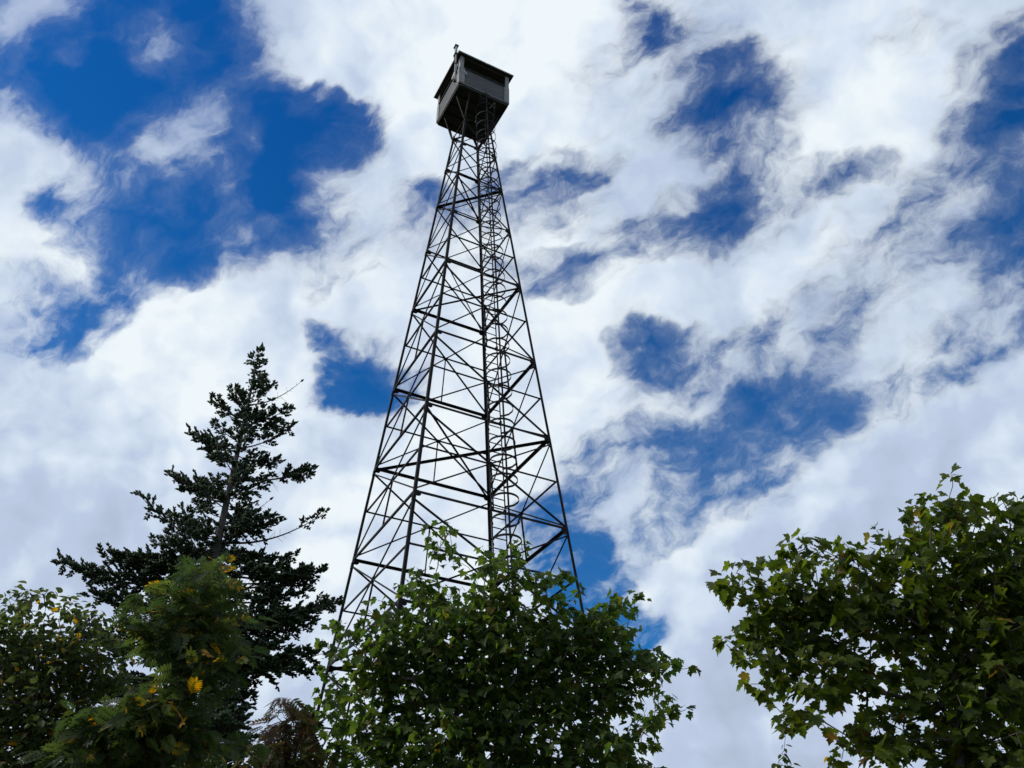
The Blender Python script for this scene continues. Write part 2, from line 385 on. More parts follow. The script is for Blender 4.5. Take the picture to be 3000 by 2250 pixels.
def wood(name, pos, par, r, matl, parent, k=5, jit=.12):
    """branches as tapering bent tubes"""
    V = []; T = []; n = 0; ang = np.linspace(0, 2*np.pi, k, endpoint=False)
    for i in range(len(pos)):
        j = par[i]
        if j < 0: continue
        a, b = pos[j], pos[i]; L = np.linalg.norm(b-a)
        ra = min(r[j], r[i]*1.35); ns = 2 if L < .12 else 4
        tt = np.linspace(0, 1, ns); c = a+(b-a)*tt[:, None]
        c += (np.sin(np.pi*tt)*L*jit)[:, None]*(RNG.normal(0, .6, 3)-[0, 0, .5])
        d = unit(b-a); u = unit(np.cross(d, [.31, .2, .93])); w = np.cross(d, u)
        rr_ = ra+(r[i]-ra)*tt
        ring = (c[:, None, :]+rr_[:, None, None]*(np.cos(ang)[None, :, None]*u+np.sin(ang)[None, :, None]*w)).reshape(-1, 3)
        V.append(ring)
        for s in range(ns-1):
            for q in range(k):
                p0, p1 = n+s*k+q, n+s*k+(q+1) % k; T += [(p0, p1, p1+k), (p0, p1+k, p0+k)]
        n += len(ring)
    return tri_mesh(name, np.concatenate(V), np.array(T), matl, parent, smooth=True)
def fill(blobs, d, spacing, depth_default=1.0, spikes=1, inset=0, core_d=.75):
    """twig points inside sprays: (x, y, radius px[, depth offset m[, depth radius m]]) measured on the photograph"""
    out = []; wts = [b[2]**2 for b in blobs]; cx_ = sum(b[0]*w for b, w in zip(blobs, wts))/sum(wts); cz = sum(b[1]*w for b, w in zip(blobs, wts))/sum(wts)
    for b in blobs:
        x, y, r = b[:3]
        if r <= 62 and inset:
            q_ = math.hypot(x-cx_, y-cz)+1e-6; x += (cx_-x)/q_*inset; y += (cz-y)/q_*inset
        off = b[3] if len(b) > 3 else RNG.uniform(-.35, .35)*depth_default
        c = P(x, y, d+off); R_ = r*px_m(c); dr = b[4] if len(b) > 4 else R_*1.2
        n = max(3, int(4.19*R_*R_*dr/spacing**3*(.75 if r <= 70 else core_d)))
        q = RNG.normal(size=(n, 3)); q = unit(q)*RNG.random((n, 1))**.4
        out.append(c+q*[R_, dr, R_*.95])
        if r <= 62 and spikes:
            for _ in range(spikes):
                a_ = math.atan2(cz-y, x-cx_)+RNG.normal(0, .35); dv = unit(np.array([math.cos(a_), RNG.normal(0, .35), max(math.sin(a_), -.35)*.8+.3]))
                m_ = int(RNG.integers(2, 5)); st_ = min(spacing*.62, R_*.42)
                out.append(c+dv*(R_*.45+st_*np.arange(m_)[:, None])+RNG.normal(0, .012, (m_, 3)))
    p = np.concatenate(out); keep = []; sp2 = (spacing*.62)**2      # thin out crowded points
    cell = {}
    for i in RNG.permutation(len(p)):
        key = tuple((p[i]/spacing).astype(int)); ok = True
        for dx in (-1, 0, 1):
            for dy in (-1, 0, 1):
                for dz in (-1, 0, 1):
                    for j in cell.get((key[0]+dx, key[1]+dy, key[2]+dz), ()):
                        if ((p[j]-p[i])**2).sum() < sp2: ok = False
        if ok: cell.setdefault(key, []).append(i); keep.append(i)
    return p[keep]
def leafy(root, pos, par, kids, r, per, spread, size, tpl, matl, droop=(.1, .9), thin=.012, name='foliage', tilt=.45, fold=.25, curl=.25, wid=1., tone=None):
    idx = np.where((r < thin) & (par >= 0))[0]; k = np.repeat(idx, per)
    k = k[RNG.random(len(k)) < np.where(kids[k] == 0, 1., .75)]
    n = len(k); tw = unit(pos[k]-pos[par[k]]); t = RNG.random((n, 1))
    base = pos[k]-(pos[k]-pos[par[k]])*t*np.where(kids[k] == 0, .5, 1.)[:, None]
    az = RNG.uniform(0, 2*np.pi, n); out = np.stack([np.cos(az), np.sin(az), np.zeros(n)], 1)+tw*[.8, .8, .2]
    out = unit(out); dz = RNG.uniform(droop[0], droop[1], n)
    base = base+out*(spread*RNG.uniform(.3, 1.2, n))[:, None]
    base[:, 2] += RNG.normal(0, spread*.4, n)
    tip = unit(out*[1, 1, .3]-np.stack([np.zeros(n), np.zeros(n), dz], 1))
    nrm = np.array([0, 0, 1.])+out*.5*dz[:, None]+RNG.normal(0, tilt, (n, 3))
    sz = size*RNG.uniform(.62, 1.22, n)
    tn = None if tone is None else tone(n, base)
    return leaves(name, tpl, base, tip, nrm, sz, matl, root, fold, curl, tn, wid)
def broadleaf(name, label, cat, base, trunk_pts, blobs, d, spacing, tip_r, top_r, per, spread, size, tpl, lm, bm='mbark', dd=1., bf=.3, group=None, spikes=1, inset=0, core_d=.75, **kw):
    root = empty(name, base); tag(root, label, cat, group)
    pts = fill(blobs, d, spacing, dd, spikes, inset, core_d)
    pos, par = grow([base]+trunk_pts, pts, bf); r, kids = radii(par, tip_r, top_r)
    r0 = np.array(base); lpos = pos-r0
    wood('trunk', lpos, par, r, M[bm], root)
    leafy(root, lpos, par, kids, r, per, spread, size, tpl, M[lm], **kw)
    return root
def base_of(x, y, d): p = P(x, y, d); return [p[0], p[1], 0.]
def trunk_line(pp, d, n=0):
    return [P(x, y, d) for x, y in pp]

# --- centre maple in front of the tower
D1 = 9.0
edge = [(1295, 1600, 40), (1262, 1557, 24), (1330, 1640, 22), (1322, 1570, 18), (1280, 1660, 18), (1432, 1641, 48), (1532, 1614, 26), (1480, 1655, 34), (1500, 1690, 60), (1594, 1711, 52), (1645, 1692, 26),
 (1676, 1750, 32), (1703, 1804, 40), (1746, 1812, 52), (1822, 1778, 42), (1868, 1748, 22), (1811, 1853, 48), (1838, 1876, 26), (1790, 1912, 44), (1236, 1722, 48), (1204, 1738, 34), (1296, 1765, 66),
 (1150, 1784, 42), (1128, 1830, 46), (985, 1832, 22), (1015, 1842, 24), (1035, 1874, 36), (985, 1912, 42), (1082, 1850, 34), (960, 1977, 36), (952, 2020, 26), (1000, 2035, 52), (1000, 2115, 50), (950, 2150, 30), (911, 2185, 36),
 (930, 2230, 52), (870, 2240, 40), (1920, 1938, 44), (1962, 1938, 30), (2000, 1955, 24), (1880, 1960, 52), (1900, 1998, 44), (1931, 2042, 22), (1950, 2086, 26), (1985, 2092, 20), (1904, 2088, 48), (1858, 2140, 48), (1822, 2185, 52), (1877, 2238, 30), (1850, 2250, 50)]
core = [(1440, 1960, 225, 0, .5), (1250, 1930, 170, .1, .42), (1640, 1940, 160, .1, .42), (1130, 2020, 120, 0, .35), (1760, 2020, 110, 0, .35), (1440, 1770, 80, 0, .35), (1450, 1850, 120, 0, .4), (1290, 1850, 85, -.2, .35), (1590, 1840, 85, .2, .35), (1700, 1880, 75, 0, .3),
 (1350, 2200, 240, 0, .55), (1620, 2200, 200, 0, .45), (1100, 2190, 140, 0, .35), (1780, 2230, 90, 0, .5), (1180, 1880, 80, 0, .4), (1840, 2030, 70, 0, .3)]
b1 = base_of(1425, 2250, D1)
broadleaf('maple_tree', 'broad green maple in the middle, its crown covering the foot of the lattice tower', 'tree', b1,
 [np.array(b1)+[.01, 0, .9], np.array(b1)+[-.02, 0, 1.9]]+trunk_line([(1420, 2240), (1425, 2050), (1430, 1880)], D1), edge+core+[(1740, 1880, 90, 0, .4), (1830, 1960, 80, 0, .35), (1760, 1820, 60, 0, .3), (1080, 1970, 70, 0, .3), (1100, 1890, 46)], D1, .118, .0028, .075, 5, .07, .093, MAPLE, 'maple', dd=1.6, inset=5, core_d=.6, bf=.28, droop=(.2, 1.5), tilt=.5)
# --- right maple, nearer
D2 = 5.6
edge = [(2725, 1446, 20), (2797, 1465, 46), (2850, 1470, 40), (2658, 1499, 26), (2699, 1535, 46), (2771, 1520, 76), (2873, 1525, 80), (2950, 1458, 22), (2996, 1467, 18), (2976, 1535, 80), (2690, 1575, 44), (3060, 1520, 80),
 (2341, 1566, 24), (2381, 1592, 32), (2417, 1597, 22), (2325, 1622, 46), (2187, 1658, 22), (2248, 1658, 26), (2102, 1694, 22), (2146, 1704, 44), (2207, 1709, 54), (2469, 1624, 38), (2586, 1602, 50), (2530, 1640, 50), (2361, 1682, 90), (2515, 1707, 110), (2720, 1682, 140, 0, .35), (2925, 1707, 160, 0, .45), (3080, 1760, 180, .2, .5),
 (2228, 1789, 56), (2190, 1842, 32), (2146, 1892, 40), (2120, 1890, 18), (2187, 1933, 34), (2250, 1900, 60), (2361, 1810, 110), (2310, 1892, 90), (2463, 1861, 90), (2440, 1940, 66), (2380, 1950, 50),
 (2220, 2012, 28), (2248, 2035, 30), (2305, 2025, 36), (2361, 2025, 32), (2412, 2045, 36), (2346, 2102, 24), (2320, 2125, 18), (2281, 2117, 10), (2392, 2122, 16), (2420, 2075, 30), (2300, 2148, 13), (2460, 2050, 30),
 (2668, 1815, 130, 0, .3), (2873, 1861, 170, 0, .45), (2515, 2010, 48), (2610, 2010, 46), (2668, 2085, 50), (2540, 2135, 32), (2525, 2212, 48), (2600, 2220, 50), (2700, 2190, 70), (2797, 2117, 110, 0, .4), (2900, 2015, 110, 0, .4), (2873, 2194, 110, 0, .4), (2970, 2210, 100, -.2, .3), (2780, 1960, 80), (3100, 2000, 170, .2, .5)]
b2 = base_of(2830, 2250, D2)
broadleaf('maple_tree', 'nearer olive-green maple with big leaves leaning in at the right edge', 'tree', b2,
 [np.array(b2)+[0, 0, .8], np.array(b2)+[.0, 0, 1.7]]+trunk_line([(2815, 2170), (2795, 1980), (2790, 1820)], D2), edge+[(2280, 1760, 90, 0, .25), (2420, 1780, 90, 0, .25), (2560, 1800, 90, 0, .25), (2250, 1850, 70, 0, .25), (2520, 1960, 70, 0, .25), (2600, 2080, 70, 0, .25), (2560, 2170, 60, 0, .25), (2470, 1990, 50), (2620, 2160, 70, 0, .25), (2700, 2060, 80, 0, .3), (2640, 1980, 50), (2480, 2220, 40), (2700, 1960, 60), (2420, 1960, 60), (2340, 1980, 40), (2590, 2240, 60)], D2, .098, .0024, .055, 5, .06, .081, MAPLE, 'maple_y', dd=.9, inset=20, core_d=.75, bf=.22, droop=(.2, 1.4), tilt=.45)
# --- rowan with yellowing leaflets
D3 = 6.3
edge = [(574, 1655, 34), (545, 1690, 44), (610, 1680, 36), (500, 1735, 56), (440, 1745, 40), (410, 1775, 30), (640, 1700, 30), (580, 1760, 80), (650, 1790, 56), (700, 1815, 30), (690, 1760, 26), (460, 1830, 66), (540, 1860, 90), (640, 1880, 60), (680, 1950, 44), (610, 1960, 50), (560, 1960, 50), (480, 1910, 40), (430, 1880, 30), (500, 2030, 44), (470, 2075, 50), (540, 2090, 46), (420, 2090, 40), (580, 2050, 40), (400, 2140, 56), (300, 2110, 50), (250, 2150, 60), (350, 2200, 70), (480, 2160, 60), (560, 2200, 50), (640, 2190, 40), (690, 2225, 36), (450, 2240, 60), (200, 2230, 70), (720, 2180, 30)]
b3 = base_of(480, 2250, D3)
broadleaf('rowan_tree', 'rowan with feathery leaves, many turned yellow, in front of the big spruce', 'tree', b3,
 [np.array(b3)+[0, 0, 1.2]]+trunk_line([(482, 2200), (488, 2000), (500, 1850)], D3), edge+[(550, 1850, 100, 0, .3), (480, 2110, 130, 0, .3), (330, 2180, 100, 0, .3)], D3, .095, .0022, .035, 4, .055, .145, PINN, 'rowan', dd=.9, inset=16, bf=.3, droop=(-.35, .9), tilt=.75, fold=.12, curl=.3)
# --- small-leaved shrub at the left edge
D4 = 6.8
edge = [(10, 1750, 30), (14, 1740, 9), (65, 1735, 26), (72, 1716, 8), (125, 1740, 30), (127, 1716, 9), (194, 1738, 14), (200, 1775, 34), (225, 1752, 12), (280, 1756, 12), (270, 1785, 34), (60, 1800, 56), (150, 1810, 60), (320, 1820, 40), (0, 1830, 60), (240, 1860, 70), (340, 1880, 50), (100, 1900, 90), (20, 1950, 90), (200, 1960, 90), (300, 1960, 60), (100, 2050, 100), (250, 2060, 80), (20, 2120, 100), (150, 2180, 100), (60, 2230, 90), (270, 2200, 70), (-60, 2000, 100), (-60, 1840, 70), (350, 2020, 40), (360, 2230, 50), (-60, 2200, 90)]
b4 = base_of(90, 2250, D4)
broadleaf('serviceberry_shrub', 'dense shrub with small oval leaves filling the lower left corner', 'shrub', b4,
 [np.array(b4)+[0, 0, 1.0]]+trunk_line([(85, 2240), (95, 2080)], D4), edge+[(120, 2050, 190, 0, .45), (250, 1930, 110, 0, .4), (60, 2200, 190, 0, .45), (40, 1900, 120, 0, .4), (300, 2200, 100, 0, .4)], D4, .092, .0020, .03, 7, .05, .064, OVATE, 'shrub', dd=1.0, inset=24, bf=.2, droop=(-.3, 1.2), tilt=.6)
# --- rust-coloured young rowan
D5 = 8.5
edge = [(832, 2062, 22), (832, 2110, 40), (800, 2140, 30), (870, 2130, 34), (790, 2190, 34), (850, 2180, 50), (820, 2230, 56), (880, 2210, 34), (770, 2240, 24), (900, 2160, 20)]
b5 = base_of(830, 2250, D5)
broadleaf('rowan_tree', 'small rowan turned rusty red between the big spruce and the centre maple', 'tree', b5,
 [np.array(b5)+[0, 0, 1.6]]+trunk_line([(830, 2220), (832, 2120)], D5), edge, D5, .11, .0022, .02, 4, .05, .19, PINN, 'red', dd=.5, bf=.3, droop=(.0, .8), tilt=.3, fold=.1, curl=.35)
# --- twiggy birch behind the right maple
D6 = 9.5
edge = [(2980, 1950, 50), (3000, 2010, 60), (2960, 2050, 50), (2990, 2100, 60), (2950, 2000, 30), (3050, 1950, 90), (3050, 2080, 90), (2660, 2030, 30), (2700, 2000, 30), (2730, 2040, 34), (2690, 2060, 24), (2960, 2180, 60), (3050, 2200, 80), (2800, 2060, 50), (2880, 2100, 50)]
b6 = base_of(2960, 2250, D6)
broadleaf('birch_tree', 'thin twiggy birch with tiny sparse leaves behind the right maple', 'tree', b6,
 [np.array(b6)+[0, 0, 1.6]]+trunk_line([(2960, 2240), (2965, 2100)], D6), edge, D6, .12, .0030, .04, 4, .05, .045, OVATE, 'shrub', dd=.8, bf=.2, droop=(-.2, 1.2), tilt=.6)
# --- saplings poking up at the bottom
for px, pts, lab in ((2310, [(2298, 2150, 5), (2300, 2170, 7), (2296, 2200, 14), (2312, 2215, 14), (2282, 2235, 12), (2308, 2250, 16)], 'slim sapling tip reaching highest above the bottom edge, left of the right maple'),
                     (2440, [(2437, 2218, 5), (2440, 2232, 10), (2446, 2248, 12), (2430, 2250, 10)], 'short sapling tip just showing at the bottom edge beneath the right maple')):
    b = base_of(px, 2250, 6.4); d = 6.4
    broadleaf('sapling', lab, 'sapling', b, [np.array(b)+[0, 0, .9], np.array(b)+[.01, 0, 1.9], *trunk_line([(px-2, 2250), (px-8, 2215)], d)], pts, d, .045, .0016, .008, 3, .015, .05, OVATE, 'shrub', dd=.1, bf=.1, spikes=0, droop=(.0, 1.2), tilt=.5, group='saplings at the bottom edge')

# --- spruces
def curve(a, c, b, n):
    t = np.linspace(0, 1, n)[:, None]; return (1-t)**2*a+2*t*(1-t)*c+t*t*b
class Spruce:
    def __init__(s, x, ytop, d, r0, seed):
        s.top = P(x, ytop, d); s.d = d; s.base = np.array([s.top[0], s.top[1], 0]); s.H = s.top[2]; s.r0 = r0
        s.w = MB(); s.sh_p = []; s.sh_d = []; s.sh_l = []; s.rg = np.random.default_rng(seed)
        n = 24; hh = np.linspace(0, 1, n); wob = np.stack([np.sin(hh*7)*.03, np.cos(hh*5)*.03-.03, hh*0], 1)*(1-hh[:, None])
        s.tr = np.stack([np.zeros(n), np.zeros(n), hh*s.H], 1)+wob
        s.trunk = MB(); s.trunk.tube(s.tr, r0*(1-hh)**.85+.008, 9)
    def shoot(s, p, d, l): s.sh_p.append(p); s.sh_d.append(d); s.sh_l.append(l)
    def branch(s, z0, tip, leafy=(.3, 1.), dens=1., width=1., bare_tip=False, sag=.17, dead=.85):
        """z0: height on the trunk; tip: world point"""
        rg = s.rg; a = np.array([0, 0, z0]); b = np.asarray(tip)-s.base; L = np.linalg.norm(b-a)
        c = (a+b)/2+np.array([0, 0, -sag*L])+rg.normal(0, .03*L, 3); n = max(5, int(L/.08)); pts = curve(a, c, b, n)
        rb = .006+.011*L; s.w.tube(pts, np.linspace(rb, .004, n), 5)
        st = .055; ts = np.arange(.08, 1, st/L/dens); side = 1
        for t in ts:
            p = a*(1-t)**2+2*t*(1-t)*c+t*t*b; d = unit(2*(1-t)*(c-a)+2*t*(b-c)); side = -side
            u = unit(np.cross(d, [0, 0, 1])); up = np.cross(u, d)
            ang = R(rg.uniform(38, 68)); dv = unit(d*math.cos(ang)+u*side*math.sin(ang)+up*rg.normal(0.20, .48))
            env = math.sin(math.pi*min(1, max(.0, (t-.02)))**.8)*.8+.25
            tl = width*(.15+.27*L**.6*env*(1-.32*t))*rg.uniform(.5, 1.15)*.8
            if t < leafy[0] or t > leafy[1]:
                if rg.random() < dead:
                    q = p+dv*tl*.8; s.w.tube([p, (p+q)/2-[0, 0, .02], q-[0, 0, .03]], [.004, .003, .002], 3)
                continue
            q = p+dv*tl-np.array([0, 0, .08*tl])
            m = max(2, int(tl/.032)); s.w.tube([p, (p+q)/2, q], [.0045, .0035, .002], 3)
            uu = unit(np.cross(dv, up))
            for k in range(m):
                f = (k+.5)/m
                if f < .15: continue
                o = p+(q-p)*f
                for sd in (-1, 1):
                    if rg.random() < .9:
                        aa = R(rg.uniform(30, 60)); dd = unit(dv*math.cos(aa)+uu*sd*math.sin(aa)+up*rg.normal(.22, .3))
                        s.shoot(o, dd, rg.uniform(.075, .125)*(1.15-.3*f))
                if rg.random() < .6: s.shoot(o, unit(dv*.5+up+rg.normal(0, .3, 3)), rg.uniform(.04, .075))
            s.shoot(q, dv, rg.uniform(.06, .1))
        s.shoot(b, unit(b-c), .12)
    def tuft(s, p, n, r, l=(.05, .1), upb=.5):
        for _ in range(n):
            q = s.rg.normal(0, 1, 3); s.shoot(p+q*r*s.rg.random(), unit(q+[0, 0, upb]), s.rg.uniform(*l))
    def build(s, label, group=None):
        root = empty('spruce_tree', s.base); tag(root, label, 'tree', group)
        s.trunk.build('trunk', M['bark'], root, True); s.w.build('branches', M['bark'], root)
        p = np.array(s.sh_p); d = np.array(s.sh_d); l = np.array(s.sh_l); n = len(p)
        u = unit(np.cross(d, [.2, .3, .91])); w = np.cross(d, u); wd = .21*l+.007
        V = np.empty((n, 5, 3)); V[:, 0] = p; V[:, 4] = p+d*l[:, None]; mid = p+d*(l*.45)[:, None]
        for k in range(3):
            th = 2*math.pi*k/3; V[:, 1+k] = mid+(u*math.cos(th)+w*math.sin(th))*wd[:, None]
        T = np.array([(0, 2, 1), (0, 3, 2), (0, 1, 3), (4, 1, 2), (4, 2, 3), (4, 3, 1)])
        T = (T[None]+(np.arange(n)*5)[:, None, None]).reshape(-1, 3)
        tone = np.clip(s.rg.normal(.45, .25, n), 0, 1)
        tri_mesh('foliage', V.reshape(-1, 3), T, M['needle'], root, np.repeat(tone, 5))
        return root
D7 = 16.0
sp = Spruce(761, 1022, D7, .17, 3)
def ztrunk(y):                             # height on the trunk seen at photo row y
    x = 761-(y-1022)*.2236; return P(x, y, D7)[2]
def c5(x, y): return 350+x/2.37, 1000+y/2.37
def c6(x, y): return x/2.212, 1550+y/2.212
EXP = [  # trunk row, tip (photo px), bare inner share, bare outer share, density, width
 (c5(0, 560)[1], c5(645, 405), .45, 1, 1.3, 1.0), (c5(0, 480)[1], c5(785, 320), .2, 1, 1.3, .9), (c5(0, 430)[1], c5(1080, 300), .3, 1, 1.3, .8), (c5(0, 440)[1], c5(1255, 285), .35, .45, 1, .8),
 (c5(0, 580)[1], c5(1175, 455), .25, 1, 1.3, 1.1), (c5(0, 600)[1], c5(1110, 580), .3, 1, 1.2, 1.1), (c5(0, 740)[1], c5(1215, 575), .42, 1, 1.2, .9),
 (c5(0, 700)[1], c5(660, 560), .4, 1, 1.2, .9), (c5(0, 760)[1], c5(495, 640), .38, 1, 1.2, 1.1), (c5(0, 830)[1], c5(600, 760), .4, 1, 1.1, .9), (c5(0, 860)[1], c5(1130, 830), .5, 1, 1.1, .9), (c5(0, 950)[1], c5(1060, 930), .45, 1, 1, .8),
 (c5(0, 960)[1], c5(1355, 875), .62, 1, 1.2, 1.1), (c5(0, 1060)[1], c5(1020, 980), .5, 1, 1, .8), (c5(0, 1120)[1], c5(375, 915), .3, 1, 1.1, 1.0), (c5(0, 1090)[1], c5(530, 950), .3, 1, 1.1, .9), (c5(0, 1150)[1], c5(640, 970), .2, 1, 1.1, .8),
 (c5(0, 1270)[1], c5(1040, 1105), .35, .8, .8, .6), (c5(0, 1330)[1], c5(1100, 1230), .25, 1, 1.2, 1.1), (c5(0, 1390)[1], c5(1435, 1180), .72, 1, 1, .6), (c5(0, 1410)[1], c5(130, 1055), .35, 1, 1.1, .8), (c5(0, 1330)[1], c5(370, 1200), .35, 1, 1, .8), (c5(0, 1380)[1], c5(480, 1270), .25, 1, 1, .9),
 (c5(0, 1440)[1], c5(950, 1480), .15, 1, 1.1, .9), (c5(0, 1510)[1], c5(1210, 1490), .35, 1, 1.1, .9), (c5(0, 1590)[1], c5(1415, 1580), .35, 1, 1.1, 1.), (c5(0, 1500)[1], c5(230, 1375), .25, 1, 1.1, 1.),
 (c6(0, 300)[1], c6(375, 210), .3, 1, 1.2, 1.1), (c6(0, 220)[1], c6(660, 160), .2, 1, 1.2, 1.), (c6(0, 250)[1], c6(810, 190), .2, 1, 1.2, 1.), (c6(0, 360)[1], c6(2095, 270), .4, 1, 1.1, 1.), (c6(0, 430)[1], c6(2010, 390), .35, 1, 1.1, 1.), (c6(0, 560)[1], c6(2200, 480), .35, 1, 1.2, 1.1), (c6(0, 640)[1], c6(2030, 600), .3, 1, 1.2, 1.1),
 (c6(0, 780)[1], c6(2110, 800), .4, 1, 1.1, 1.), (c6(0, 820)[1], c6(2040, 900), .4, 1, 1.1, 1.), (c6(0, 750)[1], c6(1850, 720), .2, 1, 1.2, 1.1), (c6(0, 900)[1], c6(1650, 960), .1, 1, 1.2, 1.2), (c6(0, 860)[1], c6(1700, 820), .1, 1, 1.2, 1.2),
 (c6(0, 500)[1], c6(560, 420), .3, 1, 1.1, 1.), (c6(0, 700)[1], c6(500, 620), .2, 1, 1.1, 1.), (c6(0, 900)[1], c6(600, 950), .3, 1, 1., 1.), (c6(0, 1000)[1], c6(500, 1080), .3, 1, 1., 1.), (c6(0, 1050)[1], c6(1640, 1090), .3, 1, 1., .9)]
for yt, (tx, ty), b0, b1_, dens, wd in EXP:
    off = sp.rg.uniform(-.7, .5)
    if b1_ >= 1 and wd >= .9 and ty > 1250: sp.branch(ztrunk(yt)+.08, P(tx+(761-(ty-1022)*.2236-tx)*.14+sp.rg.normal(0, 14), ty+sp.rg.uniform(-8, 34), D7+off+sp.rg.normal(0, .3)), (b0, 1), dens, wd)
    sp.branch(ztrunk(yt), P(tx, ty, D7+off), (b0, b1_), dens, wd)
prof = [(1022, 4), (1060, 22), (1100, 40), (1150, 62), (1200, 85), (1260, 95), (1330, 110), (1400, 120), (1480, 170), (1560, 190), (1640, 215), (1750, 260), (1900, 290), (2100, 320), (2300, 330)]
py, pw = zip(*prof); y = 1032.
while y < 2260:
    w = np.interp(y, py, pw); z = ztrunk(y); mpp = px_m(P(700, y, D7))
    nb = (1 if y > 1080 else 2) if y < 1230 else 3
    az0 = sp.rg.uniform(0, 6.28)
    for k in range(nb):
        az = az0+k*2*math.pi/nb+sp.rg.normal(0, .25); lat = abs(math.cos(az))
        L = w*mpp*sp.rg.uniform(.45, 1.0)*(.8 if y < 1230 else (1.15-.55*lat))
        rise = (.55 if y < 1300 else .25)*L
        tip = sp.base+np.array([math.cos(az)*L, math.sin(az)*L, z+rise])
        sp.branch(z, tip, ((.1 if y < 1240 else .22), 1), 1.2 if y < 1240 else .9, 1.0 if y < 1240 else .8)
    y += 15 if y < 1250 else 26
for k in range(26):
    z = sp.H-k*.05; sp.tuft(np.array([0, 0, z-.25]), 9, .012+.004*k, (.05, .09), .8)
for dx, dz in ((.02, .12), (-.05, .0), (.08, -.02)): sp.shoot(np.array([dx, 0, sp.H-.1]), unit(np.array([dx, 0, .5])), .2+dz)
sp.build('tall dark ragged spruce standing left of the lattice tower')
def small_spruce(x, ytop, d, wpx, seed, label, ybot=2300):
    s = Spruce(x, ytop, d, .06, seed); mpp = px_m(s.top); H = s.H; z = H-.12
    while z > P(x, ybot, d)[2]:
        w = min(wpx*mpp, .12+(H-z)*.62)
        for k in range(6):
            az = s.rg.uniform(0, 6.28); L = w*s.rg.uniform(.7, 1.05)
            s.branch(z, s.base+np.array([math.cos(az)*L, math.sin(az)*L, z+.18*L]), (.15, 1), 1.1, 1.)
        z -= .2
    for k in range(6): s.tuft(np.array([0, 0, H-.1-k*.04]), 6, .02+.008*k)
    s.build(label)
small_spruce(655, 2005, 12.5, 105, 11, 'young dark spruce low behind the yellowing rowan, right of the big trunk')
small_spruce(884, 2080, 12.0, 40, 12, 'small dark spruce tip behind the rusty red rowan', 2400)

# ------------------------------------------------------------------ sky and sun
SUN_AZ, SUN_EL = R(-98), R(40)            # azimuth from +y, towards -x
sd = bpy.data.lights.new('sun', 'SUN'); so = bpy.data.objects.new('sun', sd); COL.objects.link(so)
sd.energy = 2.6; sd.angle = R(6); sd.color = (1, .96, .9)
sv = Vector((math.sin(SUN_AZ)*math.cos(SUN_EL), math.cos(SUN_AZ)*math.cos(SUN_EL), math.sin(SUN_EL)))
so.rotation_euler = sv.to_track_quat('Z', 'Y').to_euler(); so.location = (0, 0, 60)
COV = """530120188999999998577898887888
200032069999999997776688888874
300000037999999887772568998872
720113701269999987863558899842
981066500248888877885576899742
877173413787887477888556887625
966430211687666568883458886540
986221464577788788553388876420
787378587578986644888888655671
546799998888989997899987656863
878899999988898999688755588657
989999999733799999534646787469
999999999644799998865317874899
999999999888899988546765688999
999999999999899964574788999999
999999999999899957888748999999
999999999999988748899989999999
999999999999998657899999999999
999999999999999854799999999999
999999999999999964389999999999
999999999999999998789999999999
999999999999999999999999999999
999999999999999999999999999999
999999999999999999999999999999""".split()
BRI = """544479999878877
544589998777886
857688888667786
866567887787866
778778889877776
689978889876776
899978999876777
888889998777887
767898887898776
766888887887666
766788777866666
666677777755666""".split()
SHP = """444455555543333
444455555433333
444445555433333
444333443333333
555444443333333
566665443333333
567766544333445
777777666544678
777777766555788
777777776667788
777777777777777
777777777777777""".split()
def sample(rows, u, v):                    # bilinear; u, v in 0..1 over the photographed part of the sky
    A = np.array([[int(c) for c in r] for r in rows], float)/9; h, w = A.shape
    x = min(max(u*w-.5, 0), w-1.001); y = min(max(v*h-.5, 0), h-1.001); i, j = int(x), int(y); fx, fy = x-i, y-j
    return (A[j, i]*(1-fx)+A[j, i+1]*fx)*(1-fy)+(A[j+1, i]*(1-fx)+A[j+1, i+1]*fx)*fy
